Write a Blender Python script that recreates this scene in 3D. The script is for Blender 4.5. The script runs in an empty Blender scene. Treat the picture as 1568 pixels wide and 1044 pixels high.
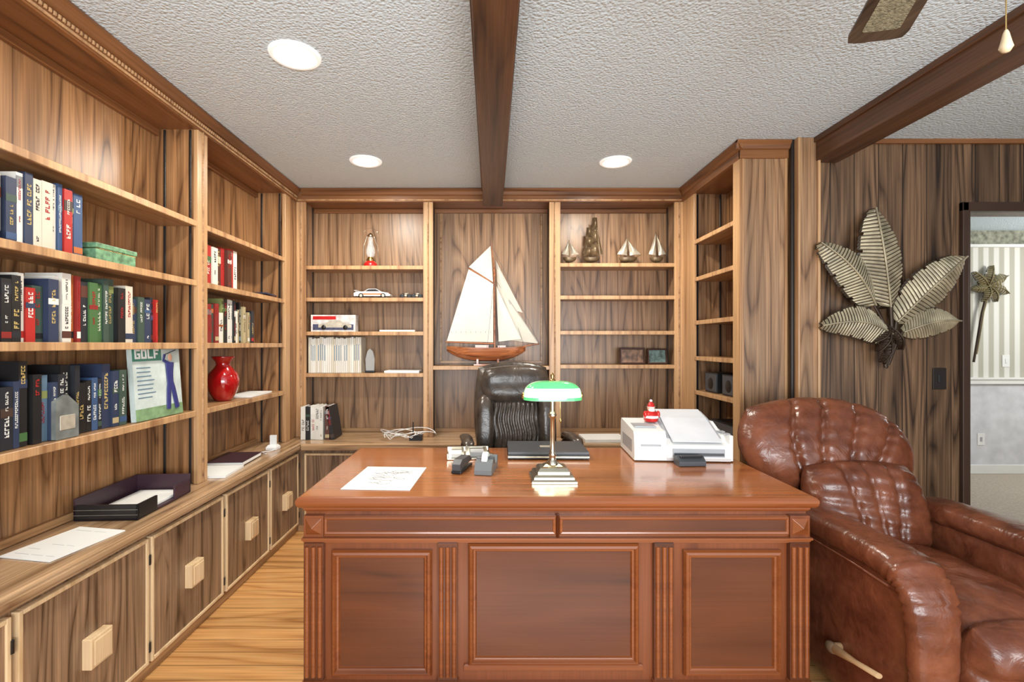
import bpy, math, random
from mathutils import Matrix, Vector
from math import sin, cos, pi, radians, sqrt
random.seed(11)
scene = bpy.context.scene

# ------------------------------------------------------------------ materials
def lin(c):
    return tuple(((v/255)/12.92 if v/255 <= .04045 else ((v/255+.055)/1.055)**2.4) for v in c)+(1,)

def newmat(name):
    m = bpy.data.materials.new(name); m.use_nodes = True
    nt = m.node_tree
    return m, nt, nt.nodes, nt.links, nt.nodes['Principled BSDF']

def mat(name, rgb, rough=.5, metal=0, emis=None, es=0, var=.08, vs=6, bump=0, bs=80, coat=0, trans=0, alpha=1):
    m, nt, N, L, B = newmat(name)
    tc = N.new('ShaderNodeTexCoord')
    no = N.new('ShaderNodeTexNoise'); no.inputs['Scale'].default_value = vs; no.inputs['Detail'].default_value = 3
    L.new(tc.outputs['Object'], no.inputs['Vector'])
    r = N.new('ShaderNodeValToRGB')
    c = lin(rgb)
    r.color_ramp.elements[0].position = .3; r.color_ramp.elements[1].position = .7
    r.color_ramp.elements[0].color = tuple(v*(1-var) for v in c[:3])+(1,)
    r.color_ramp.elements[1].color = tuple(min(1, v*(1+var)) for v in c[:3])+(1,)
    L.new(no.outputs['Fac'], r.inputs['Fac']); L.new(r.outputs['Color'], B.inputs['Base Color'])
    B.inputs['Roughness'].default_value = rough; B.inputs['Metallic'].default_value = metal
    B.inputs['Coat Weight'].default_value = coat
    B.inputs['Transmission Weight'].default_value = trans
    B.inputs['Alpha'].default_value = alpha
    if emis:
        B.inputs['Emission Color'].default_value = lin(emis); B.inputs['Emission Strength'].default_value = es
    if bump:
        n2 = N.new('ShaderNodeTexNoise'); n2.inputs['Scale'].default_value = bs; n2.inputs['Detail'].default_value = 4
        L.new(tc.outputs['Object'], n2.inputs['Vector'])
        b = N.new('ShaderNodeBump'); b.inputs['Strength'].default_value = bump; b.inputs['Distance'].default_value = .005
        L.new(n2.outputs['Fac'], b.inputs['Height']); L.new(b.outputs['Normal'], B.inputs['Normal'])
    return m

def wood(name, light, mid, dark, axis='Z', rings=9, scale=3.2, rough=.35, stretch=.13, plank=None, coat=0, fiber=.35, pv=.35, groove=0):
    m, nt, N, L, B = newmat(name)
    def math_(op, a, b=None):
        n = N.new('ShaderNodeMath'); n.operation = op
        for i, v in enumerate((a, b)):
            if v is None: continue
            if isinstance(v, (int, float)): n.inputs[i].default_value = v
            else: L.new(v, n.inputs[i])
        return n.outputs[0]
    tc = N.new('ShaderNodeTexCoord'); vec = tc.outputs['Object']; pval = None
    if plank:
        pax, pw = plank
        sp = N.new('ShaderNodeSeparateXYZ'); L.new(vec, sp.inputs[0])
        t = math_('DIVIDE', sp.outputs[pax], pw)
        fl = math_('FLOOR', t)
        wn = N.new('ShaderNodeTexWhiteNoise'); wn.noise_dimensions = '1D'; L.new(fl, wn.inputs['W'])
        pval = wn.outputs['Value']
        if groove:
            fr = math_('FRACT', t)
            gm = math_('LESS_THAN', fr, groove)
        cm = N.new('ShaderNodeCombineXYZ')
        for i in range(3): L.new(math_('MULTIPLY', pval, 13.7+i*5), cm.inputs[i])
        va = N.new('ShaderNodeVectorMath'); va.operation = 'ADD'
        L.new(vec, va.inputs[0]); L.new(cm.outputs[0], va.inputs[1]); vec = va.outputs[0]
    ai = 'XYZ'.index(axis)
    def noise(sc, st, det, dist=0):
        mp = N.new('ShaderNodeMapping'); s = [1, 1, 1]; s[ai] = st; mp.inputs['Scale'].default_value = s
        L.new(vec, mp.inputs['Vector'])
        n = N.new('ShaderNodeTexNoise'); n.inputs['Scale'].default_value = sc; n.inputs['Detail'].default_value = det
        n.inputs['Distortion'].default_value = dist
        L.new(mp.outputs[0], n.inputs['Vector']); return n.outputs['Fac']
    n1 = noise(scale, stretch, 1.6, .15)
    s = math_('FRACT', math_('MULTIPLY', n1, rings))
    rp = N.new('ShaderNodeValToRGB'); cr = rp.color_ramp
    cr.elements[0].position = 0; cr.elements[0].color = lin(dark)
    cr.elements[1].position = 1; cr.elements[1].color = lin(dark)
    e = cr.elements.new(.12); e.color = lin(mid)
    e = cr.elements.new(.55); e.color = lin(light)
    e = cr.elements.new(.86); e.color = lin(mid)
    L.new(s, rp.inputs['Fac'])
    col = rp.outputs['Color']
    def mul(col, val, lo, hi, a=.3, b=.7):
        mr = N.new('ShaderNodeMapRange'); mr.inputs['From Min'].default_value = a; mr.inputs['From Max'].default_value = b
        mr.inputs['To Min'].default_value = lo; mr.inputs['To Max'].default_value = hi
        L.new(val, mr.inputs['Value'])
        x = N.new('ShaderNodeVectorMath'); x.operation = 'SCALE'; L.new(col, x.inputs[0]); L.new(mr.outputs[0], x.inputs['Scale'])
        return x.outputs[0]
    f2 = noise(30, .028, 2.5)
    f = noise(130, .02, 2)
    mx = N.new('ShaderNodeMixRGB'); mx.inputs['Color2'].default_value = lin(tuple((a+b)/2 for a, b in zip(light, mid)))
    mrf = N.new('ShaderNodeMapRange'); mrf.inputs['From Min'].default_value = .42; mrf.inputs['From Max'].default_value = .62
    mrf.inputs['To Min'].default_value = 0; mrf.inputs['To Max'].default_value = .7
    L.new(f2, mrf.inputs['Value']); L.new(mrf.outputs[0], mx.inputs['Fac']); L.new(col, mx.inputs['Color1'])
    col = mx.outputs[0]
    col = mul(col, f, 1-fiber, 1+fiber*.6)
    col = mul(col, f2, 1-fiber*.7, 1+fiber*.4)
    if pval is not None: col = mul(col, pval, 1-pv, 1+pv*.6, 0, 1)
    if groove:
        col = mul(col, gm, 1, .18, 0, 1)
    L.new(col, B.inputs['Base Color'])
    B.inputs['Roughness'].default_value = rough; B.inputs['Coat Weight'].default_value = coat
    B.inputs['Coat Roughness'].default_value = .12
    return m

w_panel = wood('walnut_panel_vertical', (172,136,102), (146,110,78), (98,68,45), axis='Z', rings=12, scale=4.6, stretch=.10, plank=(0,.31), pv=.12, fiber=.34)
w_panelY = wood('walnut_panel_vertical_side', (172,128,86), (144,102,65), (94,60,34), axis='Z', rings=12, scale=4.6, stretch=.10, plank=(1,.31), pv=.12, fiber=.34)
w_face = wood('face_frame_wood', (198,158,114), (182,140,99), (150,108,72), axis='Z', rings=4, scale=7, stretch=.04, fiber=.2)
w_edgeX = wood('shelf_wood_x', (180,142,102), (160,121,83), (124,86,56), axis='X', rings=6, scale=6, stretch=.08, fiber=.22)
w_edgeY = wood('shelf_wood_y', (178,138,96), (158,116,77), (120,80,48), axis='Y', rings=6, scale=6, stretch=.08, fiber=.22)
w_counterY = wood('counter_wood_y', (194,160,124), (170,136,100), (130,97,68), axis='Y', rings=9, scale=5, stretch=.08, rough=.25, fiber=.25, coat=.3)
w_counterX = wood('counter_wood_x', (194,160,124), (170,136,100), (130,97,68), axis='X', rings=9, scale=5, stretch=.08, rough=.25, fiber=.25, coat=.3)
w_door = wood('cabinet_door_wood', (156,126,98), (130,101,76), (84,62,45), axis='Z', rings=13, scale=4.4, stretch=.14, plank=(1,.5), pv=.1, fiber=.35)
w_doorX = wood('cabinet_door_wood_x', (156,126,98), (130,101,76), (84,62,45), axis='Z', rings=13, scale=4.4, stretch=.14, plank=(0,.5), pv=.1, fiber=.35)
w_trim = wood('light_trim_wood', (232,204,164), (218,188,146), (200,164,120), axis='Z', rings=2, scale=5, fiber=.1)
w_crown = wood('crown_wood', (144,96,58), (122,78,44), (88,53,29), axis='Y', rings=5, scale=5, stretch=.06, fiber=.2)
w_crownX = wood('crown_wood_x', (144,96,58), (122,78,44), (88,53,29), axis='X', rings=5, scale=5, stretch=.06, fiber=.2)
w_wall = wood('dark_wall_panelling', (128,100,74), (92,68,49), (46,32,21), axis='Z', rings=12, scale=5, stretch=.10, plank=(0,.135), pv=.32, groove=.04, rough=.33, fiber=.42)
w_beam = wood('beam_wood', (100,66,42), (84,54,33), (56,33,21), axis='Y', rings=5, scale=5, stretch=.08, rough=.45)
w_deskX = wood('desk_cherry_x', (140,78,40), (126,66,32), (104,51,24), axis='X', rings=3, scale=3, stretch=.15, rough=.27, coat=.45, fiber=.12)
w_deskT = wood('desk_cherry_top_lit', (178,110,62), (162,95,50), (138,76,38), axis='X', rings=5, scale=2.4, stretch=.12, rough=.2, coat=.6, fiber=.13)  # same cherry as the front, light on the top painted into the colour
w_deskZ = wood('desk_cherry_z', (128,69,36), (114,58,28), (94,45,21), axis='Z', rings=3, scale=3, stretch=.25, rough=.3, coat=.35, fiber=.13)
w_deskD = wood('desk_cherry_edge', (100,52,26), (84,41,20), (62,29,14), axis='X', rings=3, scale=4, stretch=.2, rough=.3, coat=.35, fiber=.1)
w_floor = wood('oak_floor', (230,176,112), (212,154,92), (180,122,68), axis='X', rings=9, scale=4, stretch=.14, plank=(1,.085), pv=.2, groove=.03, rough=.25, coat=.3, fiber=.2)
w_blade = wood('fan_blade_wood', (92,76,62), (76,62,50), (52,40,32), axis='Y', rings=4, scale=5, rough=.4)
black = mat('black_plastic', (28,28,30), .35)
blackm = mat('black_metal', (40,35,32), .4, .3)
dkgrey = mat('dark_grey_plastic', (66,68,72), .4)
grey = mat('grey_plastic', (160,162,166), .4)
white = mat('white_plastic', (228,228,226), .35, var=.02)
paper = mat('paper_white', (230,230,226), .7, var=.02)
ink = mat('ink', (80,82,90), .7)
chrome = mat('polished_nickel', (200,192,174), .18, 1, var=.05)
brass = mat('aged_brass', (190,158,100), .25, 1, var=.1)
darkbrass = mat('dark_bronze', (112,94,70), .35, .5, var=.3, vs=30)
silver = mat('pewter', (196,188,170), .35, .4, var=.2, vs=30)
redgl = mat('red_glaze', (156,14,18), .12, coat=1, var=.25, vs=12)
redp = mat('red_paint', (190,28,26), .3, coat=.4)
cream = mat('sail_cloth', (222,217,204), .8, var=.04, vs=12)
glass = mat('clear_glass', (235,240,240), .05, alpha=.3)
hullw = wood('hull_wood', (186,116,72), (160,92,54), (112,60,34), axis='X', rings=5, scale=14, rough=.25, coat=.5)
def leather(name, hi, lo, rough=.33, ws=9, wr=.3):
    m, nt, N, L, B = newmat(name)
    tc = N.new('ShaderNodeTexCoord')
    n = N.new('ShaderNodeTexNoise'); n.inputs['Scale'].default_value = ws; n.inputs['Detail'].default_value = 4; n.inputs['Roughness'].default_value = .6
    L.new(tc.outputs['Object'], n.inputs['Vector'])
    r = N.new('ShaderNodeValToRGB'); r.color_ramp.elements[0].position = .32; r.color_ramp.elements[1].position = .7
    r.color_ramp.elements[0].color = lin(lo); r.color_ramp.elements[1].color = lin(hi)
    L.new(n.outputs['Fac'], r.inputs['Fac']); L.new(r.outputs[0], B.inputs['Base Color'])
    B.inputs['Roughness'].default_value = rough
    n2 = N.new('ShaderNodeTexNoise'); n2.inputs['Scale'].default_value = 13; n2.inputs['Detail'].default_value = 4; n2.inputs['Distortion'].default_value = .7
    L.new(tc.outputs['Object'], n2.inputs['Vector'])
    b2 = N.new('ShaderNodeBump'); b2.inputs['Strength'].default_value = wr; b2.inputs['Distance'].default_value = .02
    L.new(n2.outputs['Fac'], b2.inputs['Height'])
    L.new(b2.outputs[0], B.inputs['Normal'])
    return m
l_brown = leather('brown_leather', (126,72,48), (86,44,28), .27, wr=.38)
l_black = leather('dark_brown_leather', (80,69,60), (46,39,34), .27)

def ceiling_mat():
    m, nt, N, L, B = newmat('textured_ceiling_paint')
    tc = N.new('ShaderNodeTexCoord')
    n = N.new('ShaderNodeTexNoise'); n.inputs['Scale'].default_value = 75; n.inputs['Detail'].default_value = 3; n.inputs['Distortion'].default_value = .5
    v = N.new('ShaderNodeTexVoronoi'); v.inputs['Scale'].default_value = 85
    L.new(tc.outputs['Object'], n.inputs['Vector']); L.new(tc.outputs['Object'], v.inputs['Vector'])
    a = N.new('ShaderNodeMath'); a.operation = 'SUBTRACT'; L.new(n.outputs['Fac'], a.inputs[0]); L.new(v.outputs['Distance'], a.inputs[1])
    b = N.new('ShaderNodeBump'); b.inputs['Strength'].default_value = .55; b.inputs['Distance'].default_value = .008
    L.new(a.outputs[0], b.inputs['Height']); L.new(b.outputs[0], B.inputs['Normal'])
    B.inputs['Base Color'].default_value = lin((208,223,232)); B.inputs['Roughness'].default_value = .9
    return m
m_ceil = ceiling_mat()

def stripes_mat():
    m, nt, N, L, B = newmat('striped_wallpaper')
    tc = N.new('ShaderNodeTexCoord')
    w = N.new('ShaderNodeTexWave'); w.bands_direction = 'X'; w.inputs['Scale'].default_value = 3.0; w.inputs['Distortion'].default_value = 0
    L.new(tc.outputs['Object'], w.inputs['Vector'])
    r = N.new('ShaderNodeValToRGB'); r.color_ramp.elements[0].position = .35; r.color_ramp.elements[1].position = .65
    r.color_ramp.elements[0].color = lin((176,172,158)); r.color_ramp.elements[1].color = lin((218,216,208))
    L.new(w.outputs['Fac'], r.inputs['Fac']); L.new(r.outputs[0], B.inputs['Base Color']); B.inputs['Roughness'].default_value = .8
    return m
m_stripe = stripes_mat()
m_border = mat('floral_border_paper', (140,140,124), .8, var=.5, vs=22)
m_plaster = mat('mottled_plaster', (206,206,210), .8, var=.12, vs=8)
m_carpet = mat('beige_carpet', (186,172,156), .95, var=.2, vs=90, bump=.6, bs=300)
m_whitew = mat('white_wall_paint', (226,226,222), .8, var=.02)
m_lampon = mat('downlight_bulb', (255,250,240), .4, emis=(255,248,234), es=14)
m_ring = mat('downlight_trim', (240,240,238), .4, emis=(255,252,245), es=.4)

# ------------------------------------------------------------------ mesh builder
class MB:
    def __init__(s, name): s.name = name; s.v = []; s.f = []; s.fm = []; s.fs = []; s.mats = []; s.M = Matrix.Identity(4)
    def mi(s, m):
        if m not in s.mats: s.mats.append(m)
        return s.mats.index(m)
    def add(s, vs, fs, m, smooth=False):
        o = len(s.v); s.v += [s.M @ Vector(p) for p in vs]; k = s.mi(m)
        for f in fs: s.f.append([i+o for i in f]); s.fm.append(k); s.fs.append(smooth)
    def box(s, x0, x1, y0, y1, z0, z1, m):
        vs = [(x, y, z) for x in (x0, x1) for y in (y0, y1) for z in (z0, z1)]
        s.add(vs, [(0,1,3,2),(4,6,7,5),(0,4,5,1),(2,3,7,6),(0,2,6,4),(1,5,7,3)], m)
    def extr(s, poly, axis, a, b, m, smooth=False):
        n = len(poly)
        def P(p, t):
            return {'X': (t, p[0], p[1]), 'Y': (p[0], t, p[1]), 'Z': (p[0], p[1], t)}[axis]
        vs = [P(p, a) for p in poly]+[P(p, b) for p in poly]
        s.add(vs, [tuple(range(n)), tuple(range(2*n-1, n-1, -1))], m)
        s.add(vs, [(i, (i+1) % n, n+(i+1) % n, n+i) for i in range(n)], m, smooth)
    def lathe(s, prof, c, m, n=28, axis='Z'):
        vs = []; k = len(prof)
        for r, z in prof:
            for i in range(n):
                a = 2*pi*i/n; q = (r*cos(a), r*sin(a), z)
                if axis == 'Y': q = (q[0], q[2], q[1])
                if axis == 'X': q = (q[2], q[0], q[1])
                vs.append((q[0]+c[0], q[1]+c[1], q[2]+c[2]))
        fs = [(j*n+i, j*n+(i+1) % n, (j+1)*n+(i+1) % n, (j+1)*n+i) for j in range(k-1) for i in range(n)]
        s.add(vs, fs, m, True)
        s.add(vs, [tuple(range(n)), tuple(range((k-1)*n, k*n))], m)
    def sweep(s, path, rx, ry, m, n=14, side=None, e=1.0, cap=True):
        P = [Vector(p) for p in path]; k = len(P); vs = []
        for j in range(k):
            t = (P[min(j+1, k-1)]-P[max(j-1, 0)]).normalized()
            sd = Vector(side) if side else (Vector((0,0,1)).cross(t) if abs(t.z) < .95 else Vector((1,0,0)))
            sd = (sd-t*sd.dot(t)).normalized(); up = t.cross(sd)
            a_ = rx[j] if isinstance(rx, (list, tuple)) else rx; b_ = ry[j] if isinstance(ry, (list, tuple)) else ry
            for i in range(n):
                a = 2*pi*i/n; cx = math.copysign(abs(cos(a))**e, cos(a)); sy = math.copysign(abs(sin(a))**e, sin(a))
                vs.append(P[j]+sd*a_*cx+up*b_*sy)
        s.add(vs, [(j*n+i, j*n+(i+1) % n, (j+1)*n+(i+1) % n, (j+1)*n+i) for j in range(k-1) for i in range(n)], m, True)
        if cap: s.add(vs, [tuple(range(n)), tuple(range((k-1)*n, k*n))], m)
    def cyl(s, a, b, r, m, n=12, r2=None): s.sweep([a, b], [r, r if r2 is None else r2], [r, r if r2 is None else r2], m, n)
    def ell(s, c, sz, m, e1=1, e2=1, nu=28, nv=16, vmin=-pi/2, vmax=pi/2):
        cp = lambda v, e: math.copysign(abs(v)**e, v); vs = []
        for j in range(nv+1):
            ph = vmin+(vmax-vmin)*j/nv
            for i in range(nu):
                th = 2*pi*i/nu
                vs.append((c[0]+sz[0]*cp(cos(ph), e1)*cp(cos(th), e2), c[1]+sz[1]*cp(cos(ph), e1)*cp(sin(th), e2), c[2]+sz[2]*cp(sin(ph), e1)))
        s.add(vs, [(j*nu+i, j*nu+(i+1) % nu, (j+1)*nu+(i+1) % nu, (j+1)*nu+i) for j in range(nv) for i in range(nu)], m, True)
    def tier(s, x0, x1, y0, y1, prof, m):
        vs = []
        for d, z in prof: vs += [(x0+d, y0+d, z), (x1-d, y0+d, z), (x1-d, y1-d, z), (x0+d, y1-d, z)]
        k = len(prof)
        s.add(vs, [(j*4+i, j*4+(i+1) % 4, j*4+4+(i+1) % 4, j*4+4+i) for j in range(k-1) for i in range(4)]+[(0,1,2,3), (k*4-4, k*4-3, k*4-2, k*4-1)], m)
    def frame(s, x0, x1, z0, z1, prof, y, m, pm=None):
        vs = []
        for d, h in prof: vs += [(x0+d, y-h, z0+d), (x1-d, y-h, z0+d), (x1-d, y-h, z1-d), (x0+d, y-h, z1-d)]
        k = len(prof)
        s.add(vs, [(j*4+i, j*4+(i+1) % 4, j*4+4+(i+1) % 4, j*4+4+i) for j in range(k-1) for i in range(4)], m)
        s.add(vs[-4:], [(0,1,2,3)], pm or m)
    def cushion(s, w, h, df, db, m, k=.35, fn=None, shp=None, n=36, p=4, q=.5):
        for sgn, d in ((-1, df), (1, db)):
            vs = []
            for j in range(n+1):
                v = sin((j/n-.5)*pi)
                for i in range(n+1):
                    u = sin((i/n-.5)*pi)
                    x = u*sqrt(max(0, 1-k*v*v)); z = v*sqrt(max(0, 1-k*u*u))
                    de = (max(0, 1-abs(u)**p)*max(0, 1-abs(v)**p))**q
                    y = d*de
                    if fn and sgn < 0: y += fn(u, v)*min(1, de*2)
                    X, Y, Z = x*w, sgn*y, z*h
                    if shp: X, Y, Z = shp(X, Y, Z, u, v)
                    vs.append((X, Y, Z))
            s.add(vs, [(j*(n+1)+i, j*(n+1)+i+1, (j+1)*(n+1)+i+1, (j+1)*(n+1)+i) for j in range(n) for i in range(n)], m, True)
    def done(s, bevel=0, weld=False, seg=2):
        me = bpy.data.meshes.new(s.name); me.from_pydata([tuple(v) for v in s.v], [], s.f)
        for m in s.mats: me.materials.append(m)
        me.polygons.foreach_set('material_index', s.fm); me.polygons.foreach_set('use_smooth', s.fs)
        import bmesh
        bm = bmesh.new(); bm.from_mesh(me)
        if weld: bmesh.ops.remove_doubles(bm, verts=bm.verts, dist=1e-5)
        bmesh.ops.recalc_face_normals(bm, faces=bm.faces); bm.to_mesh(me); bm.free()
        o = bpy.data.objects.new(s.name, me); scene.collection.objects.link(o)
        if bevel:
            b = o.modifiers.new('bevel', 'BEVEL'); b.width = bevel; b.segments = seg; b.limit_method = 'ANGLE'; b.angle_limit = radians(50)
        return o
def T(x=0, y=0, z=0, rz=0, rx=0, ry=0, s=1):
    return Matrix.Translation((x, y, z)) @ Matrix.Rotation(radians(rz), 4, 'Z') @ Matrix.Rotation(radians(ry), 4, 'Y') @ Matrix.Rotation(radians(rx), 4, 'X') @ Matrix.Scale(s, 4)
def simple(name, *boxes, bevel=0):
    b = MB(name)
    for bx in boxes: b.box(*bx)
    return b.done(bevel)

H = 2.44
YR = -1.7
# ------------------------------------------------------------------ room shell
simple('floor', (-1.85, 4.7, YR, 3.95, -.05, 0, w_floor))
simple('floor_dining_room', (4.7, 8.0, 2.8, 5.0, -.05, 0, m_carpet), (1.9, 4.7, 2.86, 5.0, -.02, .006, m_carpet))
simple('ceiling', (-1.85, 8.0, YR, 5.1, H, H+.05, m_ceil))
simple('wall_left', (-1.80, -1.668, YR, 3.9, 0, H, w_panelY))
simple('wall_back', (-1.80, 1.86, 3.81, 3.9, 0, H, w_panel))
simple('wall_alcove', (1.70, 1.86, 2.80, 3.81, 0, H, w_panelY))
DX0, DX1, DZ = 2.646, 3.45, 2.037
simple('wall_right', (1.70, DX0, 2.70, 2.80, 0, H, w_wall), (DX0, DX1, 2.70, 2.80, DZ, H, w_wall), (DX1, 4.7, 2.70, 2.80, 0, H, w_wall))
simple('wall_far_right', (4.6, 4.7, YR, 2.69, 0, H, w_wall))
simple('trim_pilaster', (1.69, 1.81, 2.665, 2.70, 0, H, w_panel), (1.672, 1.69, 2.69, 2.71, 0, H, blackm), (1.688,1.702,2.655,2.70,0,H,w_face), (1.797,1.812,2.655,2.70,0,H,w_face), bevel=.004)
simple('trim_wall_top', (1.93, 4.6, 2.68, 2.70, 2.415, H, w_crownX), bevel=.003)
dk = mat('dark_door_trim', (58,40,30), .4)
simple('door_1', (DX0-.035, DX0, 2.675, 2.699, 0, DZ+.05, dk), (DX0, DX0+.018, 2.685, 2.82, 0, DZ, dk),
       (DX0-.035, DX1+.05, 2.675, 2.699, DZ, DZ+.05, dk), (DX1, DX1+.05, 2.675, 2.699, 0, DZ+.05, dk), bevel=.004)
simple('baseboard_right', (1.82, DX0-.04, 2.685, 2.70, 0, .08, dk), bevel=.003)
FY = 4.86
simple('wall_dining_room', (1.9, 8, FY, 5.0, .94, 2.29, m_stripe), (1.9, 8, FY, 5.0, 0, .94, m_plaster), (1.9, 8, FY-.006, 5.0, 2.29, H, m_border))
simple('trim_chair_rail', (1.9, 8, FY-.03, FY, .90, .955, m_whitew), (1.9, 8, FY-.045, FY, .945, .965, m_whitew), bevel=.004)
simple('trim_crown_dining', (1.9, 8, FY-.03, FY, 2.27, 2.30, m_whitew), bevel=.003)
simple('baseboard_dining', (1.9, 8, FY-.02, FY, 0, .09, m_whitew), bevel=.004)
simple('wall_dining_side', (8, 8.1, 2.8, 5, 0, H, m_whitew))
simple('wall_dining_near', (4.7, 8.0, 2.7, 2.8, 0, H, m_whitew))

def beam(name, x0, x1, y0, y1, z0):
    b = MB(name); b.box(x0, x1, y0, y1, z0, H, w_beam)
    b.box(x0-.012, x0, y0, y1, H-.03, H, w_beam); b.box(x1, x1+.012, y0, y1, H-.03, H, w_beam)
    b.done(.004)
beam('ceiling_beam', -.058, .082, YR, 3.515, 2.30)
beam('ceiling_beam', 1.79, 1.93, YR, 2.695, 2.31)

for i, (x, y) in enumerate(((-.773, 1.907), (-.78, 3.01), (.777, 3.02))):
    b = MB('recessed_light')
    b.lathe([(.062, H-.001), (.064, H-.006), (.09, H-.010), (.098, H-.004), (.099, H-.0005)], (x, y, 0), m_ring, 40)
    b.lathe([(.001, H-.0105), (.062, H-.0105)], (x, y, 0), m_lampon, 40)
    b.done()
    ld = bpy.data.lights.new('downlight', 'AREA'); ld.shape = 'DISK'; ld.size = .13; ld.energy = 17; ld.color = (1, .94, .84)
    o = bpy.data.objects.new('recessed_light_lamp', ld); o.location = (x, y, H-.03); scene.collection.objects.link(o)

# ------------------------------------------------------------------ bookcases
ZC = .615
LZ = [.975, 1.305, 1.61, 1.90]
def shelf_y(b, x0, x1, y0, y1, z, edge):
    s = 1 if edge == x1 else -1
    b.box(x0, x1, y0, y1, z-.022, z, w_edgeY)
    a, c = sorted((edge-s*.006, edge+s*.004)); b.box(a, c, y0, y1, z-.027, z+.001, w_face)
b = MB('built_in_bookcase')
b.box(-1.665, -1.645, .2, 3.80, ZC+.001, H-.001, w_panelY)
def stileL(y0, y1):
    b.box(-1.645, -1.452, y0+.015, y1-.015, ZC+.001, 2.36, w_panelY)
    b.box(-1.452, -1.429, y0, y1, ZC+.001, 2.352, w_face)
    b.cyl((-1.429, (y0+y1)/2, ZC+.001), (-1.429, (y0+y1)/2, 2.35), .006, w_edgeY, 8)
    for yy in (y0+.014, y1-.014):
        for xx in (-1.60, -1.475): b.box(xx-.006, xx+.006, yy-.004, yy+.004, ZC+.001, 2.35, blackm)
stileL(1.10, 1.18); stileL(2.357, 2.438); stileL(.2, .28)
b.box(-1.645, -1.452, 3.375, 3.40, ZC+.001, 2.36, w_panelY)
for xx in (-1.60, -1.475): b.box(xx-.006, xx+.006, 3.369, 3.376, ZC+.001, 2.35, blackm)
b.box(-1.452, -1.43, 3.36, 3.44, ZC+.001, 2.352, w_face); b.box(-1.452, -1.436, 3.44, 3.57, ZC+.001, 2.352, w_panelY)
for (y0, y1) in ((.29, 1.11), (1.17, 2.371), (2.426, 3.374)):
    for z in LZ: shelf_y(b, -1.645, -1.438, y0, y1, z, -1.438)
    b.box(-1.645, -1.625, y0, y1, ZC+.001, ZC+.03, w_edgeY); b.box(-1.645, -1.625, y0, y1, 2.32, 2.352, w_crown)
b.box(-1.645, -1.45, .2, 3.56, 2.353, 2.37, w_crown)
b.box(-1.45, -1.425, .2, 3.56, 2.345, H-.001, w_crown)
b.extr([(-1.425, H-.001), (-1.395, H-.001), (-1.395, H-.012), (-1.405, H-.025), (-1.415, H-.045), (-1.425, H-.05)], 'Y', .2, 3.56, w_crown)
b.box(-1.425, -1.418, .2, 3.54, 2.352, 2.362, w_face)
y = .21
while y < 3.53:
    b.box(-1.425, -1.417, y, y+.010, 2.370, 2.384, w_face); y += .017
b.done(.002, seg=1)

b = MB('built_in_bookcase')
b.box(-1.44, 1.42, 3.78, 3.80, ZC+.001, H-.001, w_panel)
def stileB(x0, x1):
    b.box(x0+.015, x1-.015, 3.58, 3.78, ZC+.001, 2.36, w_panel)
    b.box(x0, x1, 3.558, 3.582, ZC+.001, 2.352, w_face)
    b.cyl(((x0+x1)/2, 3.558, ZC+.001), ((x0+x1)/2, 3.558, 2.35), .006, w_edgeX, 8)
    for xx in (x0+.013, x1-.013):
        for yy in (3.61, 3.74): b.box(xx-.004, xx+.004, yy-.006, yy+.006, ZC+.001, 2.35, blackm)
stileB(-1.435, -1.365); stileB(-.5, -.428); stileB(.428, .51); stileB(1.351, 1.418)
def bay(x0, x1, zs):
    for z in zs:
        b.box(x0, x1, 3.568, 3.78, z-.022, z, w_edgeX); b.box(x0, x1, 3.562, 3.572, z-.027, z+.001, w_face)
    b.box(x0, x1, 3.765, 3.78, 2.32, 2.352, w_crownX); b.box(x0, x1, 3.765, 3.78, ZC+.001, ZC+.03, w_edgeX)
bay(-1.38, -.485, (1.084, 1.391, 1.641, 1.877))
bay(-.443, .443, (1.137,))
bay(.495, 1.366, (1.146, 1.396, 1.656, 1.896))
b.box(-.40, .40, 3.77, 3.78, 1.15, 1.17, w_edgeX); b.box(-.40, -.385, 3.77, 3.78, 1.17, 2.32, w_edgeX); b.box(.385, .40, 3.77, 3.78, 1.17, 2.32, w_edgeX)
b.box(-1.435, 1.418, 3.575, 3.78, 2.353, 2.37, w_crownX)
b.box(-1.435, 1.418, 3.552, 3.575, 2.345, H-.001, w_crownX)
b.extr([(3.552, H-.001), (3.522, H-.001), (3.522, H-.012), (3.532, H-.025), (3.542, H-.045), (3.552, H-.05)], 'X', -1.39, 1.37, w_crownX)
b.box(-1.42, 1.40, 3.545, 3.553, 2.352, 2.362, w_face)
b.done(.002, seg=1)

b = MB('built_in_bookcase')
b.box(1.655, 1.695, 2.74, 3.79, ZC+.001, H-.001, w_panelY)
b.box(1.41, 1.668, 2.728, 2.75, 0, H-.002, w_panel)
b.box(1.402, 1.422, 2.725, 2.805, 0, 2.352, w_face)
b.box(1.41, 1.425, 2.722, 2.73, 0, 2.352, w_face); b.box(1.655, 1.67, 2.722, 2.73, 0, 2.352, w_face)
b.box(1.41, 1.428, 3.36, 3.56, ZC+.001, 2.352, w_face); b.box(1.425, 1.655, 3.40, 3.42, ZC+.001, 2.36, w_panel)
for yy in (2.755, 3.395):
    for xx in (1.45, 1.61): b.box(xx-.006, xx+.006, yy-.004, yy+.005, ZC+.001, 2.35, blackm)
for z in (.98, 1.215, 1.46, 1.76, 2.02): shelf_y(b, 1.416, 1.655, 2.75, 3.40, z, 1.416)
b.box(1.425, 1.655, 2.75, 3.56, 2.353, 2.37, w_crown)
b.box(1.40, 1.425, 2.722, 3.56, 2.345, H-.001, w_crown)
b.box(1.40, 1.672, 2.715, 2.735, 2.345, H-.001, w_crownX)
cp = [(0, H-.001), (-.03, H-.001), (-.03, H-.012), (-.02, H-.025), (-.01, H-.045), (0, H-.05)]
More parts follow.
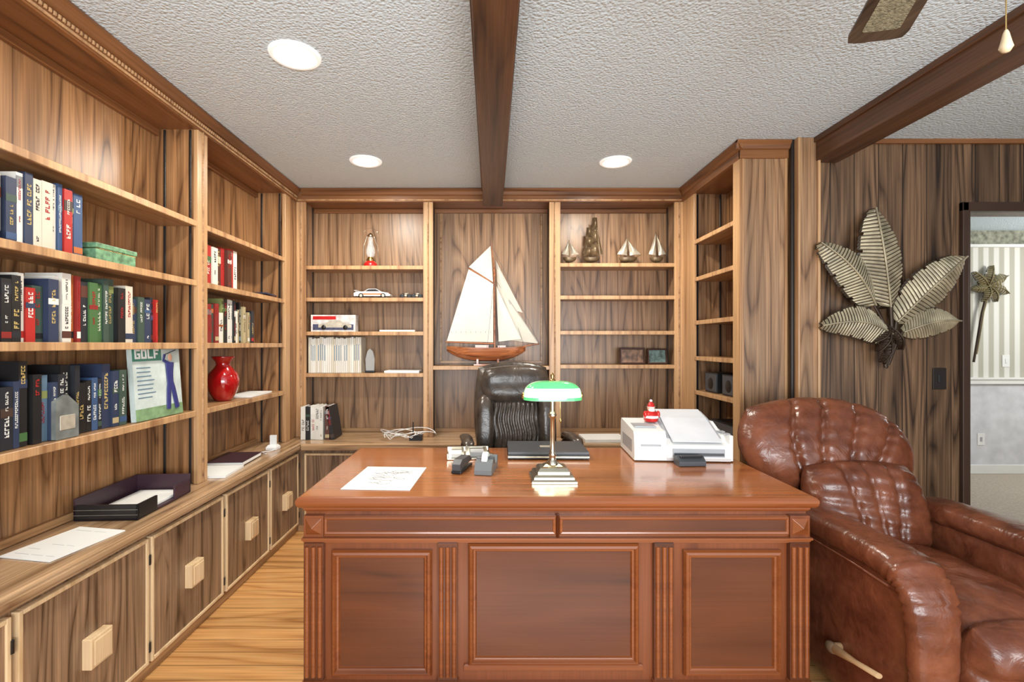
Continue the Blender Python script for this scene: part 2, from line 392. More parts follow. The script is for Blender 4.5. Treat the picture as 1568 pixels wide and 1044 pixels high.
b.extr([(1.40+p[0], p[1]) for p in cp], 'Y', 2.69, 3.52, w_crown)
b.extr([(2.715+p[0], p[1]) for p in cp], 'X', 1.37, 1.672, w_crownX)
b.done(.002, seg=1)

# ------------------------------------------------------------------ base cabinets
def door_X(b, y0, y1, x, s, z0=.055, z1=.545):
    a, c = sorted((x, x+s*.018)); b.box(a, c, y0+.002, y1-.002, z0+.002, z1-.002, w_door)
    a, c = sorted((x, x+s*.024)); t = .014
    for bx in ((y0, y0+t, z0, z1), (y1-t, y1, z0, z1), (y0+t, y1-t, z0, z0+t), (y0+t, y1-t, z1-t, z1)):
        b.box(a, c, bx[0], bx[1], bx[2], bx[3], w_trim)
    a, c = sorted((x+s*.018, x+s*.05)); m = (y0+y1)/2
    b.box(a, c, m-.045, m+.045, .235, .335, w_trim)
    a, c = sorted((x+s*.05, x+s*.056)); b.box(a, c, m-.036, m+.036, .244, .326, w_trim)
    for zz in (.12, .46):
        a, c = sorted((x, x+s*.028)); b.box(a, c, y1-.004, y1+.005, zz-.02, zz+.02, blackm)
b = MB('base_cabinet')
b.box(-1.66, -1.352, .2, 3.80, 0, .576, w_door)
b.box(-1.65, -1.345, .2, 3.36, .001, .045, w_edgeY); b.box(-1.65, -1.345, .2, 3.36, .555, .575, w_edgeY)
b.box(-1.663, -1.32, .2, 3.80, .577, .615, w_counterY)
b.box(-1.325, -1.308, .2, 3.32, .573, .611, w_counterY); b.box(-1.315, -1.303, .2, 3.32, .583, .603, w_counterY)
for y0, y1 in ((.31, .81), (.83, 1.34), (1.36, 1.88), (1.895, 2.405), (2.43, 2.90), (2.92, 3.34)): door_X(b, y0, y1, -1.352, 1)
b.done(.0025)
b = MB('base_cabinet')
b.box(-1.35, 1.34, 3.36, 3.80, 0, .576, w_doorX)
b.box(-1.34, 1.33, 3.353, 3.79, .001, .045, w_edgeX)
b.box(-1.32, 1.32, 3.322, 3.79, .577, .6155, w_counterX); b.box(-1.30, 1.30, 3.303, 3.325, .573, .611, w_counterX)
xs = [-1.30, -.78, -.26, .26, .78, 1.30]
for i in range(5):
    x0, x1 = xs[i]+.01, xs[i+1]-.01
    b.box(x0+.002, x1-.002, 3.342, 3.36, .057, .543, w_doorX)
    for bx in ((x0, x0+.014, .055, .545), (x1-.014, x1, .055, .545), (x0+.014, x1-.014, .055, .069), (x0+.014, x1-.014, .531, .545)):
        b.box(bx[0], bx[1], 3.336, 3.36, bx[2], bx[3], w_trim)
    m = (x0+x1)/2; b.box(m-.045, m+.045, 3.31, 3.342, .235, .335, w_trim)
b.done(.0025)
b = MB('base_cabinet')
b.box(1.352, 1.69, 2.76, 3.36, 0, .576, w_door); b.box(1.32, 1.69, 2.755, 3.80, .577, .615, w_counterY)
b.box(1.303, 1.325, 2.755, 3.32, .573, .611, w_counterY)
door_X(b, 2.80, 3.30, 1.352, -1)
b.done(.0025)

# ------------------------------------------------------------------ desk
b = MB('executive_desk')
X0, X1, Y0, Y1 = -.69, 1.156, 1.70, 2.53
b.tier(X0, X1, Y0, Y1, [(.035, .700), (.026, .704), (.020, .712), (.020, .717), (.008, .722), (.002, .730), (0, .738), (0, .748), (.006, .756), (.012, .759)], w_deskX)
b.box(X0+.014, X1-.014, Y0+.014, Y1-.014, .7585, .760, w_deskT)
bx0, bx1, by = -.668, 1.136, 1.745
b.box(bx0, bx1, by, by+.03, .08, .70, w_deskZ)
for px0, px1 in ((bx0+.001, -.15), (.62, bx1-.001)): b.box(px0, px1, by+.02, 2.48, .03, .70, w_deskZ)
b.box(bx0, bx1, by-.012, by+.01, .612, .685, w_deskX)
for q0, q1 in ((-.598, .232), (.245, 1.066)):
    b.frame(q0, q1, .618, .682, [(0, .014), (.004, .017), (.010, .015), (.012, .012)], by-.002, w_deskX, w_deskD)
b.extr([(.232, by-.012), (.2385, by-.026), (.245, by-.012)], 'Z', .60, .69, w_deskZ)
for c in (-.633, 1.101):
    b.box(c-.035, c+.035, by-.022, by, .612, .688, w_deskZ)
    b.add([(c-.028, by-.023, .622), (c+.028, by-.023, .622), (c+.028, by-.023, .678), (c-.028, by-.023, .678), (c, by-.044, .65)], [(0,1,4), (1,2,4), (2,3,4), (3,0,4)], w_deskX)
for z0, z1, pr in ((.595, .604, .022), (.604, .612, .034), (.588, .595, .014)): b.box(bx0-.004, bx1+.004, by-pr, by+.01, z0, z1, w_deskX)
for c in (-.633, -.155, .617, 1.101):
    wd = .035
    b.box(c-wd, c+wd, by-.022, by, .10, .59, w_deskD)
    for dx in (-.023, 0, .023): b.cyl((c+dx, by-.022, .115), (c+dx, by-.022, .578), .0085, w_deskX, 10)
    b.box(c-wd-.004, c+wd+.004, by-.030, by, .03, .10, w_deskX)
def panel(x0, x1, z0, z1):
    b.frame(x0, x1, z0, z1, [(0, 0), (0, .012), (.006, .022), (.014, .026), (.020, .016), (.026, .015), (.030, .006)], by, w_deskX, w_deskD)
    b.frame(x0+.030, x1-.030, z0+.030, z1-.030, [(0, .0062), (.004, .003), (.006, .003)], by, w_deskD, w_deskZ)
panel(-.572, -.212, .112, .562); panel(-.082, .530, .150, .585); panel(.690, 1.040, .112, .562)
b.tier(-.098, .545, by-.012, by+.01, [(0, .13), (0, .146), (.004, .15)], w_deskX)
b.tier(bx0-.012, bx1+.012, by-.035, by+.05, [(0, 0), (0, .065), (.008, .078), (.014, .09)], w_deskX)
for px0, px1 in ((bx0-.01, -.14), (.61, bx1+.01)): b.tier(px0, px1, by+.04, 2.49, [(0, 0), (0, .065), (.008, .078), (.014, .09)], w_deskX)
for px in (-.41, .88):
    for z0, z1 in ((.11, .40), (.42, .56), (.58, .69)):
        b.box(px-.23, px+.23, 2.48, 2.495, z0, z1, w_deskX); b.cyl((px-.05, 2.51, (z0+z1)/2), (px+.05, 2.51, (z0+z1)/2), .006, brass, 8)
b.done(.0025)
DT = .761
# ------------------------------------------------------------------ desk objects
def sheet(name, x, y, w, d, z, rz=0, lines=True, th=.0015, m=paper, n=8):
    b = MB(name); b.M = T(x, y, z, rz)
    b.box(-w/2, w/2, -d/2, d/2, 0, th, m)
    if lines:
        for i in range(n):
            yy = d*.38-i*d*.76/(n-1)
            x0 = -w*.38
            while x0 < w*.3:
                L = random.uniform(.02, .07)
                if random.random() < .6: b.box(x0, min(x0+L, w*.4), yy-.0008, yy+.0008, th, th+.0003, grey)
                x0 += L+.012
    return b.done()
b = MB('sketch_sheet'); b.M = T(-.42, 1.95, DT, -3)
b.box(-.13, .13, -.165, .165, 0, .0015, paper)
for i in range(22):
    x0, y0 = random.uniform(-.08, .03), random.uniform(-.08, .10); p = [(x0, y0, .0018)]
    for k in range(5): p.append((p[-1][0]+random.uniform(.004, .018), p[-1][1]+random.uniform(-.012, .012), .0018))
    b.sweep(p, .0014, .0004, ink, 4)
b.done()

b = MB('desk_stapler'); b.M = T(-.125, 2.08, DT, 75)
b.box(-.08, .08, -.022, .022, 0, .012, black)
b.extr([(-.078, .012), (-.078, .04), (-.05, .055), (.05, .052), (.08, .034), (.082, .024), (.02, .022)], 'Y', -.018, .018, dkgrey)
b.box(-.07, .075, -.0185, .0185, .022, .028, chrome); b.done(.003)
b = MB('tape_dispenser'); b.M = T(-.02, 2.06, DT, 80)
b.extr([(-.08, 0), (.085, 0), (.085, .05), (.07, .055), (.055, .03), (.03, .026), (.0, .05), (-.02, .06), (-.06, .05), (-.08, .02)], 'Y', -.036, .036, mat('tape_grey', (104,106,108), .4))
b.lathe([(.014, -.012), (.034, -.012), (.034, .012), (.014, .012)], (-.02, 0, .05), white, 28, 'Y')
b.lathe([(.001, -.037), (.016, -.037), (.016, .037), (.001, .037)], (-.02, 0, .05), dkgrey, 20, 'Y')
b.box(.07, .088, -.014, .014, .05, .056, chrome); b.done(.003)
b = MB('desk_organizer'); b.M = T(-.11, 2.31, DT, 4)
b.box(-.10, .10, -.06, .06, 0, .008, chrome); b.box(-.10, .10, .05, .06, 0, .04, chrome); b.box(-.10, -.092, -.06, .06, 0, .03, chrome); b.box(.092, .10, -.06, .06, 0, .03, chrome)
b.box(-.02, -.012, -.06, .06, 0, .03, chrome); b.box(-.08, -.03, -.045, .04, .008, .026, paper); b.box(.01, .075, -.035, .04, .008, .03, grey); b.done(.002)

shade = mat('green_glass_shade', (80,180,110), .12, emis=(110,226,148), es=.55, coat=1, var=.1, vs=20)
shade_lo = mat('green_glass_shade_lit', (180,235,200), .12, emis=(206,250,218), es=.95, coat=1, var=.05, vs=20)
inner = mat('shade_white_lining', (235,250,235), .5, emis=(225,255,225), es=2.5)
b = MB('bankers_lamp'); b.M = T(.245, 1.935, DT)
b.tier(-.088, .088, -.075, .075, [(0, 0), (0, .008), (.006, .014), (.010, .014), (.010, .022), (.018, .030), (.026, .030), (.026, .040), (.036, .052), (.05, .055), (.06, .062)], chrome)
b.lathe([(.026, .06), (.026, .066), (.016, .075), (.012, .09), (.017, .097), (.012, .104), (.010, .12), (.0095, .24), (.016, .248), (.018, .256), (.012, .264), (.009, .28), (.009, .33)], (0, 0, 0), chrome, 24)
b.sweep([(0, 0, .30), (0, .03, .31), (0, .045, .34), (0, .035, .375), (0, 0, .388)], .006, .006, chrome, 10)
b.ell((0, 0, .318), (.115, .068, .075), shade, .62, .7, 40, 10, .5, pi/2)
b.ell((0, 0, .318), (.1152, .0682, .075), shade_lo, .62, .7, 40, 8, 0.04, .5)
b.ell((0, 0, .318), (.117, .070, .075), shade, .62, .7, 40, 2, 0, .05)
b.ell((0, 0, .317), (.111, .064, .070), inner, .62, .7, 40, 12, 0, pi/2)
b.lathe([(.012, .385), (.016, .392), (.008, .398), (.006, .405), (.009, .412), (.004, .422), (.001, .425)], (0, 0, 0), brass, 20)
for s in (-1, 1): b.ell((s*.117, 0, .333), (.006, .012, .014), brass)
b.cyl((.03, -.02, .32), (.03, -.02, .24), .0012, brass, 6); b.ell((.03, -.02, .235), (.004, .004, .008), brass)
b.cyl((-.05, 0, .34), (.05, 0, .34), .012, inner, 12)
b.done()
ld = bpy.data.lights.new('bankers_lamp_bulb', 'POINT'); ld.energy = .8; ld.color = (.9, 1, .85); ld.shadow_soft_size = .03
o = bpy.data.objects.new('bankers_lamp_light', ld); o.location = (.245, 1.935, DT+.30); scene.collection.objects.link(o)

b = MB('laptop_computer'); b.M = T(.27, 2.38, DT, -1)
b.box(-.19, .19, -.13, .13, .004, .022, black); b.box(-.188, .188, -.128, .128, .024, .036, dkgrey)
b.box(-.19, .19, -.132, -.128, .010, .016, silver); b.box(-.03, .03, -.02, .02, .036, .0365, silver)
for x in (-.15, .15): b.cyl((x-.03, .132, .024), (x+.03, .132, .024), .007, black, 10)
for x in (-.17, .17):
    for y in (-.11, .11): b.cyl((x, y, 0), (x, y, .005), .008, black, 8)
b.done(.004)
b = MB('inkjet_printer'); b.M = T(.90, 2.37, DT, -4)
b.extr([(-.16, .004), (-.165, .03), (-.155, .11), (-.14, .135), (.14, .155), (.155, .14), (.16, .004)], 'X', -.23, -.085, white)
b.extr([(-.16, .004), (-.17, .02), (-.165, .075), (-.13, .085), (.05, .155), (.15, .15), (.16, .004)], 'X', -.085, .20, white)
b.box(.20, .215, -.15, .15, .004, .12, white)
b.extr([(-.10, .102), (.06, .166), (.165, .19), (.165, .183), (.06, .158), (-.10, .094)], 'X', -.07, .18, grey)
b.extr([(-.15, .092), (.05, .172), (.16, .20), (.16, .197), (.05, .168), (-.15, .088)], 'X', -.055, .165, mat('tray_light_grey', (204,206,210), .4))
b.box(-.06, .17, -.174, -.155, .026, .062, grey); b.box(-.055, .165, -.178, -.168, .032, .044, dkgrey)
b.box(-.20, -.11, -.1665, -.15, .07, .078, grey); b.box(-.2305, -.228, -.11, .11, .03, .09, grey)
for i in range(4): b.box(.184, .216, -.12+i*.06, -.09+i*.06, .121, .124, grey)
b.box(-.21, -.11, -.08, .02, .14, .148, grey)
for x in (-.2, .18):
    for y in (-.12, .12): b.box(x-.012, x+.012, y-.012, y+.012, 0, .006, black)
b.done(.005)
b = MB('cordless_phone'); b.M = T(.885, 2.155, DT, 3)
b.extr([(-.03, 0), (.03, 0), (.03, .035), (.0, .045), (-.03, .02)], 'X', -.06, .06, dkgrey); b.box(-.05, .05, -.02, -.005, .035, .045, black); b.done(.004)
b = MB('santa_figurine'); b.M = T(.80, 2.42, DT+.153)
b.lathe([(.03, 0), (.036, .01), (.034, .035), (.022, .05), (.014, .056)], (0, 0, 0), redp, 20)
b.lathe([(.0365, .018), (.037, .024), (.0365, .030)], (0, 0, 0), white, 20)
b.ell((0, 0, .064), (.018, .018, .017), mat('skin_paint', (224,170,140), .5)); b.ell((0, -.010, .057), (.016, .012, .014), white)
b.lathe([(.019, .072), (.014, .088), (.004, .10)], (0, 0, 0), redp, 18); b.ell((0, 0, .102), (.007, .007, .007), white); b.ell((0, 0, .072), (.020, .020, .004), white)
for s in (-1, 1): b.ell((s*.032, -.01, .036), (.010, .012, .018), redp)
b.done()

# ------------------------------------------------------------------ executive chair
b = MB('executive_office_chair'); base = T(.15, 2.93, 0, 8)
def ch(x, y, z, rx=0, rz=0, ry=0): b.M = base @ T(x, y, z, rz, rx, ry)
ch(0, .07, .86, -8); b.cushion(.245, .335, .05, .06, l_black, .22)
ch(0, .035, 1.055, -10); b.cushion(.210, .115, .06, .02, l_black, .3, fn=lambda u, v: -.006*math.exp(-(v*4)**2))
ch(0, .0, .80, -6); b.cushion(.145, .165, .045, .02, l_black, .15, fn=lambda u, v: .010*abs(sin(u*15+.8*sin(v*5)))-.008, n=90)
for s in (-1, 1):
    ch(s*.188, .0, .80, -6, s*8); b.cushion(.055, .20, .065, .03, l_black, .35)
ch(0, -.20, .47, -90); b.cushion(.25, .27, .06, .04, l_black, .3, fn=lambda u, v: -.008*abs(sin(u*6)))
b.M = base
for s in (-1, 1):
    b.sweep([(s*.25, .03, .47), (s*.30, .03, .5), (s*.31, .04, .62), (s*.31, .02, .70), (s*.31, -.05, .735), (s*.31, -.22, .735), (s*.31, -.29, .70), (s*.31, -.29, .58), (s*.30, -.25, .47), (s*.24, -.22, .44)], .022, .013, black, 10, side=(1,0,0))
    b.sweep([(s*.31, .04, .72), (s*.31, -.02, .752), (s*.31, -.12, .757), (s*.31, -.23, .752), (s*.31, -.28, .735)], [.02,.034,.036,.034,.02], [.012,.018,.02,.018,.012], l_black, 14, side=(1,0,0))
b.lathe([(.05, .38), (.05, .42), (.14, .43), (.14, .44)], (0, -.18, 0), blackm, 16)
b.cyl((0, -.18, .1), (0, -.18, .40), .028, blackm, 16)
for i in range(5):
    a = 2*pi*i/5+.3; e = (.30*cos(a), -.18+.30*sin(a))
    b.sweep([(0, -.18, .12), (e[0]*.5, -.18+(e[1]+.18)*.5, .105), (e[0], e[1], .08)], [.03, .026, .02], [.022, .018, .012], blackm, 10)
    b.lathe([(.028, -.022), (.030, -.012), (.030, .012), (.028, .022)], (e[0], e[1], .031), black, 18, 'X'); b.cyl((e[0], e[1], .05), (e[0], e[1], .085), .01, black, 8)
b.done(weld=True)

# ------------------------------------------------------------------ recliner
b = MB('leather_recliner')
def rc(x, y, z, rx=0, rz=0, ry=0): b.M = T(x, y, z, rz, rx, ry)
def seams(cs, wd, dp):
    return lambda t: -sum(dp*math.exp(-abs((t-c)/wd)**1.5) for c in cs)
su = seams((-.66, -.28, .14, .56), .045, .030); sl = seams((-.45, 0, .45), .06, .022)
def upfn(u, v):
    t = u/(.70+.38*(v+1)/2) - .16*(v+1)**1.4 + .04
    near = max(math.exp(-((t-c)/.12)**2) for c in (-.66, -.28, .14, .56))
    return su(t)+.02*cos(u*1.5)-.02*max(0, -v-.3)+.0035*sin(24*v+6*u)*near
rc(1.535, 2.29, .825, -24)
b.cushion(.388, .225, .145, .10, l_brown, .34, fn=upfn, n=120, q=.55, p=3,
          shp=lambda X, Y, Z, u, v: (X*(1-.08*max(0, -v)), Y-.05*u*u, Z-.040*u*u*(1+.5*u)))
def lofn(u, v):
    t = u/(.5+.5*(v+1)/2)
    return sl(t)+.003*sin(22*v+5*u)
rc(1.585, 2.06, .60, -18)
b.cushion(.25, .20, .11, .08, l_brown, .22, fn=lofn, n=90, p=3.5)
rc(1.60, 2.24, .55, -20); b.cushion(.33, .42, .06, .07, l_brown, .2)
rc(1.605, 1.74, .41, -90); b.cushion(.215, .34, .09, .07, l_brown, .15, fn=lambda u, v: .012*cos(u*1.5)*cos(v*1.5)+.003*sin(10*v+6*u), n=60)
rc(1.605, 1.44, .335, 8); b.cushion(.22, .15, .10, .06, l_brown, .25, fn=lambda u, v: .004*sin(16*u+5*v)-.014*math.exp(-((v-.15)/.12)**2), n=70)
rc(1.605, 1.45, .15, 4); b.cushion(.215, .12, .07, .05, l_brown, .2, n=40)
b.M = Matrix.Identity(4)
b.box(1.28, 1.93, 1.52, 2.25, .06, .36, l_brown)
for cx, s in ((1.306, -1), (1.905, 1)):
    b.M = T(cx, 1.80, .32, -90 if s < 0 else 90)
    b.cushion(.36, .29, .062, .062, l_brown, .05, n=30, p=10, q=.5)
    b.M = Matrix.Identity(4)
    path = [(cx, 2.20, .52), (cx, 2.15, .575), (cx, 2.05, .595), (cx, 1.9, .600), (cx, 1.75, .602), (cx, 1.6, .604), (cx, 1.53, .600), (cx, 1.48, .585), (cx, 1.45, .555), (cx, 1.435, .50), (cx, 1.43, .42), (cx, 1.43, .30), (cx, 1.435, .18), (cx, 1.44, .08)]
    P = []
    for i in range(len(path)-1):
        for t in (0, .2, .4, .6, .8): P.append([path[i][k]*(1-t)+path[i+1][k]*t for k in range(3)])
    P.append(path[-1])
    n = len(P); rx = []; ry = []
    for i in range(n):
        t = i/(n-1); wob = .0015*sin(i*1.7)+(.005*sin(i*2.6) if .48 < t < .72 else 0)
        w = .082 if t < .62 else .082-.026*(t-.62)/.38
        rx.append((w+wob)*(.75+.25*min(1, t*8))); ry.append((.050 if t < .55 else .036)+wob*.6)
    b.sweep(P, rx, ry, l_brown, 28, side=(1,0,0), e=.8)
b.sweep([(1.236, 2.12, .545), (1.230, 1.9, .555), (1.229, 1.65, .557), (1.233, 1.50, .55)], .004, .004, l_brown, 8)
for x in (1.32, 1.88):
    for y in (1.55, 2.15): b.box(x-.03, x+.03, y-.03, y+.03, 0, .07, black)
lev = mat('lever_wood', (186,152,112), .4)
b.sweep([(1.262, 1.72, .225), (1.225, 1.72, .225), (1.210, 1.70, .227), (1.205, 1.60, .248), (1.203, 1.50, .270)], [.012,.013,.015,.010,.011], [.012,.013,.016,.008,.008], lev, 12)
b.ell((1.207, 1.715, .225), (.015, .026, .020), mat('lever_knob', (112,92,70), .4))
b.done(weld=True)

# ------------------------------------------------------------------ ceiling fan
b = MB('ceiling_fan'); hx, hy = .82, .77
rattan = mat('rattan_cane', (140,138,116), .7, var=.5, vs=130, bump=.8, bs=200)
b.lathe([(.02, H), (.07, H-.001), (.065, H-.04), (.02, H-.06), (.014, H-.07), (.014, 2.27), (.05, 2.26), (.11, 2.24), (.12, 2.19), (.11, 2.15), (.06, 2.13), (.05, 2.09), (.07, 2.08), (.07, 2.03), (.04, 2.0), (.01, 1.995)], (hx, hy, 0), brass, 32)
for k in range(4):
    b.M = T(hx, hy, 2.15, 66.7+90*k, 6)
    b.box(.08, .22, -.018, .018, -.004, .004, brass)
    o = [(.18, -.045), (.22, -.056), (.60, -.068), (.628, -.062), (.634, -.04), (.634, .04), (.628, .062), (.60, .068), (.22, .056), (.18, .045)]
    b.extr(o, 'Z', -.004, .004, w_blade)
    q = [(.26, -.034), (.575, -.042), (.582, -.036), (.582, .036), (.575, .042), (.26, .034)]
    b.extr(q, 'Z', -.0052, .0052, rattan)
b.M = Matrix.Identity(4)
b.cyl((hx, hy, 2.0), (hx, hy, 1.80), .0010, brass, 6)
b.lathe([(.002, 1.80), (.004, 1.795), (.007, 1.780), (.009, 1.772), (.005, 1.765), (.001, 1.764)], (hx, hy, 0), mat('pull_bead', (196,178,146), .4), 16)
b.done()

# ------------------------------------------------------------------ palm leaf wall art
m_leaf = mat('antiqued_bronze_leaf', (164,154,128), .42, .3, var=.35, vs=14)
m_leafd = mat('leaf_vein_dark', (60,50,38), .5, .3)
m_stem = mat('stem_bronze', (58,45,34), .45, .5, var=.3)
def leaf(b, base, tip, W, bend, y, rows=26, ml=m_leaf, mv=m_leafd):
    bx, bz = base; tx, tz = tip; L = math.hypot(tx-bx, tz-bz); dx, dz = (tx-bx)/L, (tz-bz)/L; nx, nz = -dz, dx
    def pt(s, t, lift):
        w = W/2*(sin(pi*min(1, s**.75*.96+.03)))**.55
        if s > .97: w *= .8
        ss = s*L; c = bend*sin(pi*s)
        fwd = abs(t)*w*.55
        u = ss+fwd*(1-s)*1.0; v = t*w+c
        out = -.035*sin(pi*s*.9)+.03*abs(t)**1.5+lift
        return (bx+dx*u+nx*v, y+out, bz+dz*u+nz*v)
    for sg in (-1, 1):
        for r in range(rows):
            s0, s1 = r/rows, (r+.76)/rows; s2 = (r+1)/rows
            V = []
            for t in (0, .33, .66, .92):
                ex = .90 if (r % 5 == 4 and t > .9) else 1
                V += [pt(s0, sg*t*ex, 0), pt((s0+s1)/2, sg*t*ex, -.006), pt(s1, sg*t*ex, -.001)]
            F = [(i*3+j, i*3+j+1, (i+1)*3+j+1, (i+1)*3+j) for i in range(3) for j in range(2)]
            b.add(V, F, ml, True)
            if r % 5 != 4:   # dark antiqued rim
                b.add([pt(s0, sg*.92, 0), pt(s1, sg*.92, 0), pt(s1, sg*1.0, .002), pt(s0, sg*1.02, .002)], [(0,1,2,3)], mv)
            V = []
            for t in (0, .5, .96): V += [pt(s1, sg*t, .004), pt(s2, sg*t, .004)]
            b.add(V, [(0,1,3,2), (2,3,5,4)], mv)
    b.sweep([pt(s, 0, -.006) for s in [i/12 for i in range(13)]], .0055, .0045, ml, 8)
b = MB('palm_leaf_wall_art'); ya = 2.635
leaf(b, (2.175, 1.50), (2.085, 2.04), .245, .015, ya)
leaf(b, (2.09, 1.51), (1.785, 1.85), .20, -.02, ya-.005)
leaf(b, (2.205, 1.42), (2.575, 1.775), .22, .02, ya-.005)
leaf(b, (2.19, 1.345), (1.79, 1.40), .19, -.045, ya-.012)
leaf(b, (2.235, 1.365), (2.535, 1.425), .16, .025, ya-.012)
for p in ([(2.146, 1.17), (2.175, 1.26), (2.18, 1.38), (2.175, 1.50)], [(2.146, 1.18), (2.15, 1.30), (2.13, 1.42), (2.09, 1.51)], [(2.15, 1.18), (2.19, 1.28), (2.205, 1.42)],
          [(2.14, 1.19), (2.17, 1.28), (2.19, 1.345)], [(2.16, 1.19), (2.20, 1.30), (2.235, 1.365)]):
    b.sweep([(q[0], ya-.004, q[1]) for q in p], .011, .009, m_stem, 8)
for tp in ((2.10, 1.26), (2.22, 1.27), (2.12, 1.20), (2.08, 1.31)):
    leaf(b, (2.155, 1.40 if tp[1] > 1.25 else 1.34), tp, .05, .01, ya-.01, 8, m_stem, m_stem)
for q in ((2.17, 1.5), (2.17, 1.3)): b.cyl((q[0], ya, q[1]), (q[0], 2.699, q[1]), .006, m_stem, 8)
b.done()
b = MB('palm_leaf_wall_art'); ya = FY-.05
mg = mat('olive_bronze_leaf', (124,112,78), .5, .3, var=.3)
for tp, w in (((4.80, 2.02), .10), ((4.98, 2.08), .10), ((5.13, 1.98), .11), ((4.78, 1.85), .09), ((5.14, 1.80), .10), ((4.90, 1.72), .09), ((5.02, 1.72), .09)):
    leaf(b, (4.95, 1.88), tp, w, .01, ya, 8, mg, m_stem)
b.sweep([(4.95, ya, 1.88), (4.88, ya, 1.6), (4.80, ya, 1.12)], .010, .010, m_stem, 8)
b.sweep([(4.97, ya, 1.88), (4.90, ya, 1.62), (4.83, ya, 1.2)], .007, .007, mg, 8)
b.cyl((4.95, ya, 1.86), (4.95, FY, 1.86), .006, m_stem, 8)
b.done()

def plate(name, x, y, z, m, m2, w=.037, h=.06):
    b = MB(name); b.box(x-w, x+w, y-.006, y, z-h, z+h, m); b.box(x-.010, x+.010, y-.010, y-.005, z-.022, z+.022, m2); b.done(.002)
plate('light_switch', 2.50, 2.70, 1.107, blackm, black)
plate('light_switch', 5.17, FY, 1.13, white, white); plate('wall_outlet', 4.92, FY, .345, white, grey)

# ------------------------------------------------------------------ model sailing yacht
def hull(b, x0, x1, zt, zb, bw, m, mb, deck, n=20):
    R = 9; vs = []
    for i in range(n+1):
        s = i/n; x = x0+(x1-x0)*s; q = 2*s-1
        bm = bw*max(0, 1-abs(q)**2.4)**.8+.0008
        sh = .012*(q*q)*(zt-zb)/.1
        kb = zb+(zt-zb)*.75*abs(q)**3
        for j in range(R):
            t = j/(R-1); a = pi*t
            vs.append((x, -cos(a)*bm, zt+sh-(zt+sh-kb)*sin(a)**.7))
    F = [(i*R+j, i*R+j+1, (i+1)*R+j+1, (i+1)*R+j) for i in range(n) for j in range(R-1)]
    b.add(vs, [f for f in F if f[0] % R not in (3, 4)], m, True); b.add(vs, [f for f in F if f[0] % R in (3, 4)], mb, True)
    b.add(vs, [(i*R, (i+1)*R, (i+1)*R+R-1, i*R+R-1) for i in range(n)], deck)
def sail(b, pts, m, bulge=.02, y=0, n=8):
    if len(pts) == 3: pts = [pts[0], pts[0], pts[1], pts[2]]
    a, c, d, e = [Vector((p[0], y, p[1])) for p in pts]; vs = []
    for j in range(n+1):
        for i in range(n+1):
            u, v = i/n, j/n; p = (a*(1-u)+c*u)*(1-v)+(e*(1-u)+d*u)*v
            p.y -= bulge*sin(pi*u)*sin(pi*min(1, v*.9+.05)); vs.append(p)
    b.add(vs, [(j*(n+1)+i, j*(n+1)+i+1, (j+1)*(n+1)+i+1, (j+1)*(n+1)+i) for j in range(n) for i in range(n)], m, True)
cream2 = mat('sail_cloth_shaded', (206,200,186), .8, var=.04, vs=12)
b = MB('model_sailboat'); b.M = T(0, 3.66, 1.138)
b.box(-.13, .08, -.045, .045, 0, .012, hullw); b.box(-.11, -.095, -.03, .03, .012, .06, hullw); b.box(.045, .06, -.03, .03, .012, .06, hullw)
hull(b, -.335, .26, .135, .035, .055, hullw, mat('hull_antifoul', (120,58,40), .3, coat=.5), w_trim)
b.cyl((.25, 0, .145), (.365, 0, .165), .005, hullw, 8)
b.box(-.12, -.02, -.02, .02, .135, .155, hullw); b.box(.05, .11, -.018, .018, .135, .152, hullw)
b.cyl((.028, 0, .13), (.022, 0, .74), .0075, hullw, 10, .006); b.cyl((.030, 0, .68), (0, 0, .92), .005, hullw, 8, .003)
b.cyl((.022, -.004, .165), (-.345, -.004, .178), .0055, hullw, 8); b.cyl((.02, -.004, .62), (-.17, -.004, .735), .005, hullw, 8)
sail(b, [(-.17, .728), (.016, .618), (.016, .175), (-.335, .185)], cream, .025, -.004)
sail(b, [(-.004, .905), (.014, .63), (-.168, .745)], cream, .012, -.004)
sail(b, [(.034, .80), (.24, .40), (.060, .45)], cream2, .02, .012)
sail(b, [(.040, .60), (.225, .20), (.055, .18)], cream, .02, -.010)
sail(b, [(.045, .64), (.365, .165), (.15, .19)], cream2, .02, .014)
for p, q in (((0, .92), (.365, .165)), ((0, .92), (-.33, .14)), ((.03, .80), (.25, .15)), ((.025, .66), (.36, .165)), ((-.17, .735), (-.01, .86))):
    b.cyl((p[0], 0, p[1]), (q[0], 0, q[1]), .001, ink, 4)
for s in (-1, 1):
    for dx in (-.03, .03, .06): b.cyl((.026, 0, .68), (dx, s*.05, .135), .001, ink, 4)
for i in range(9): b.cyl((-.30+i*.037, -.022, .26), (-.30+i*.037, -.024, .245), .0009, ink, 4)
b.done()

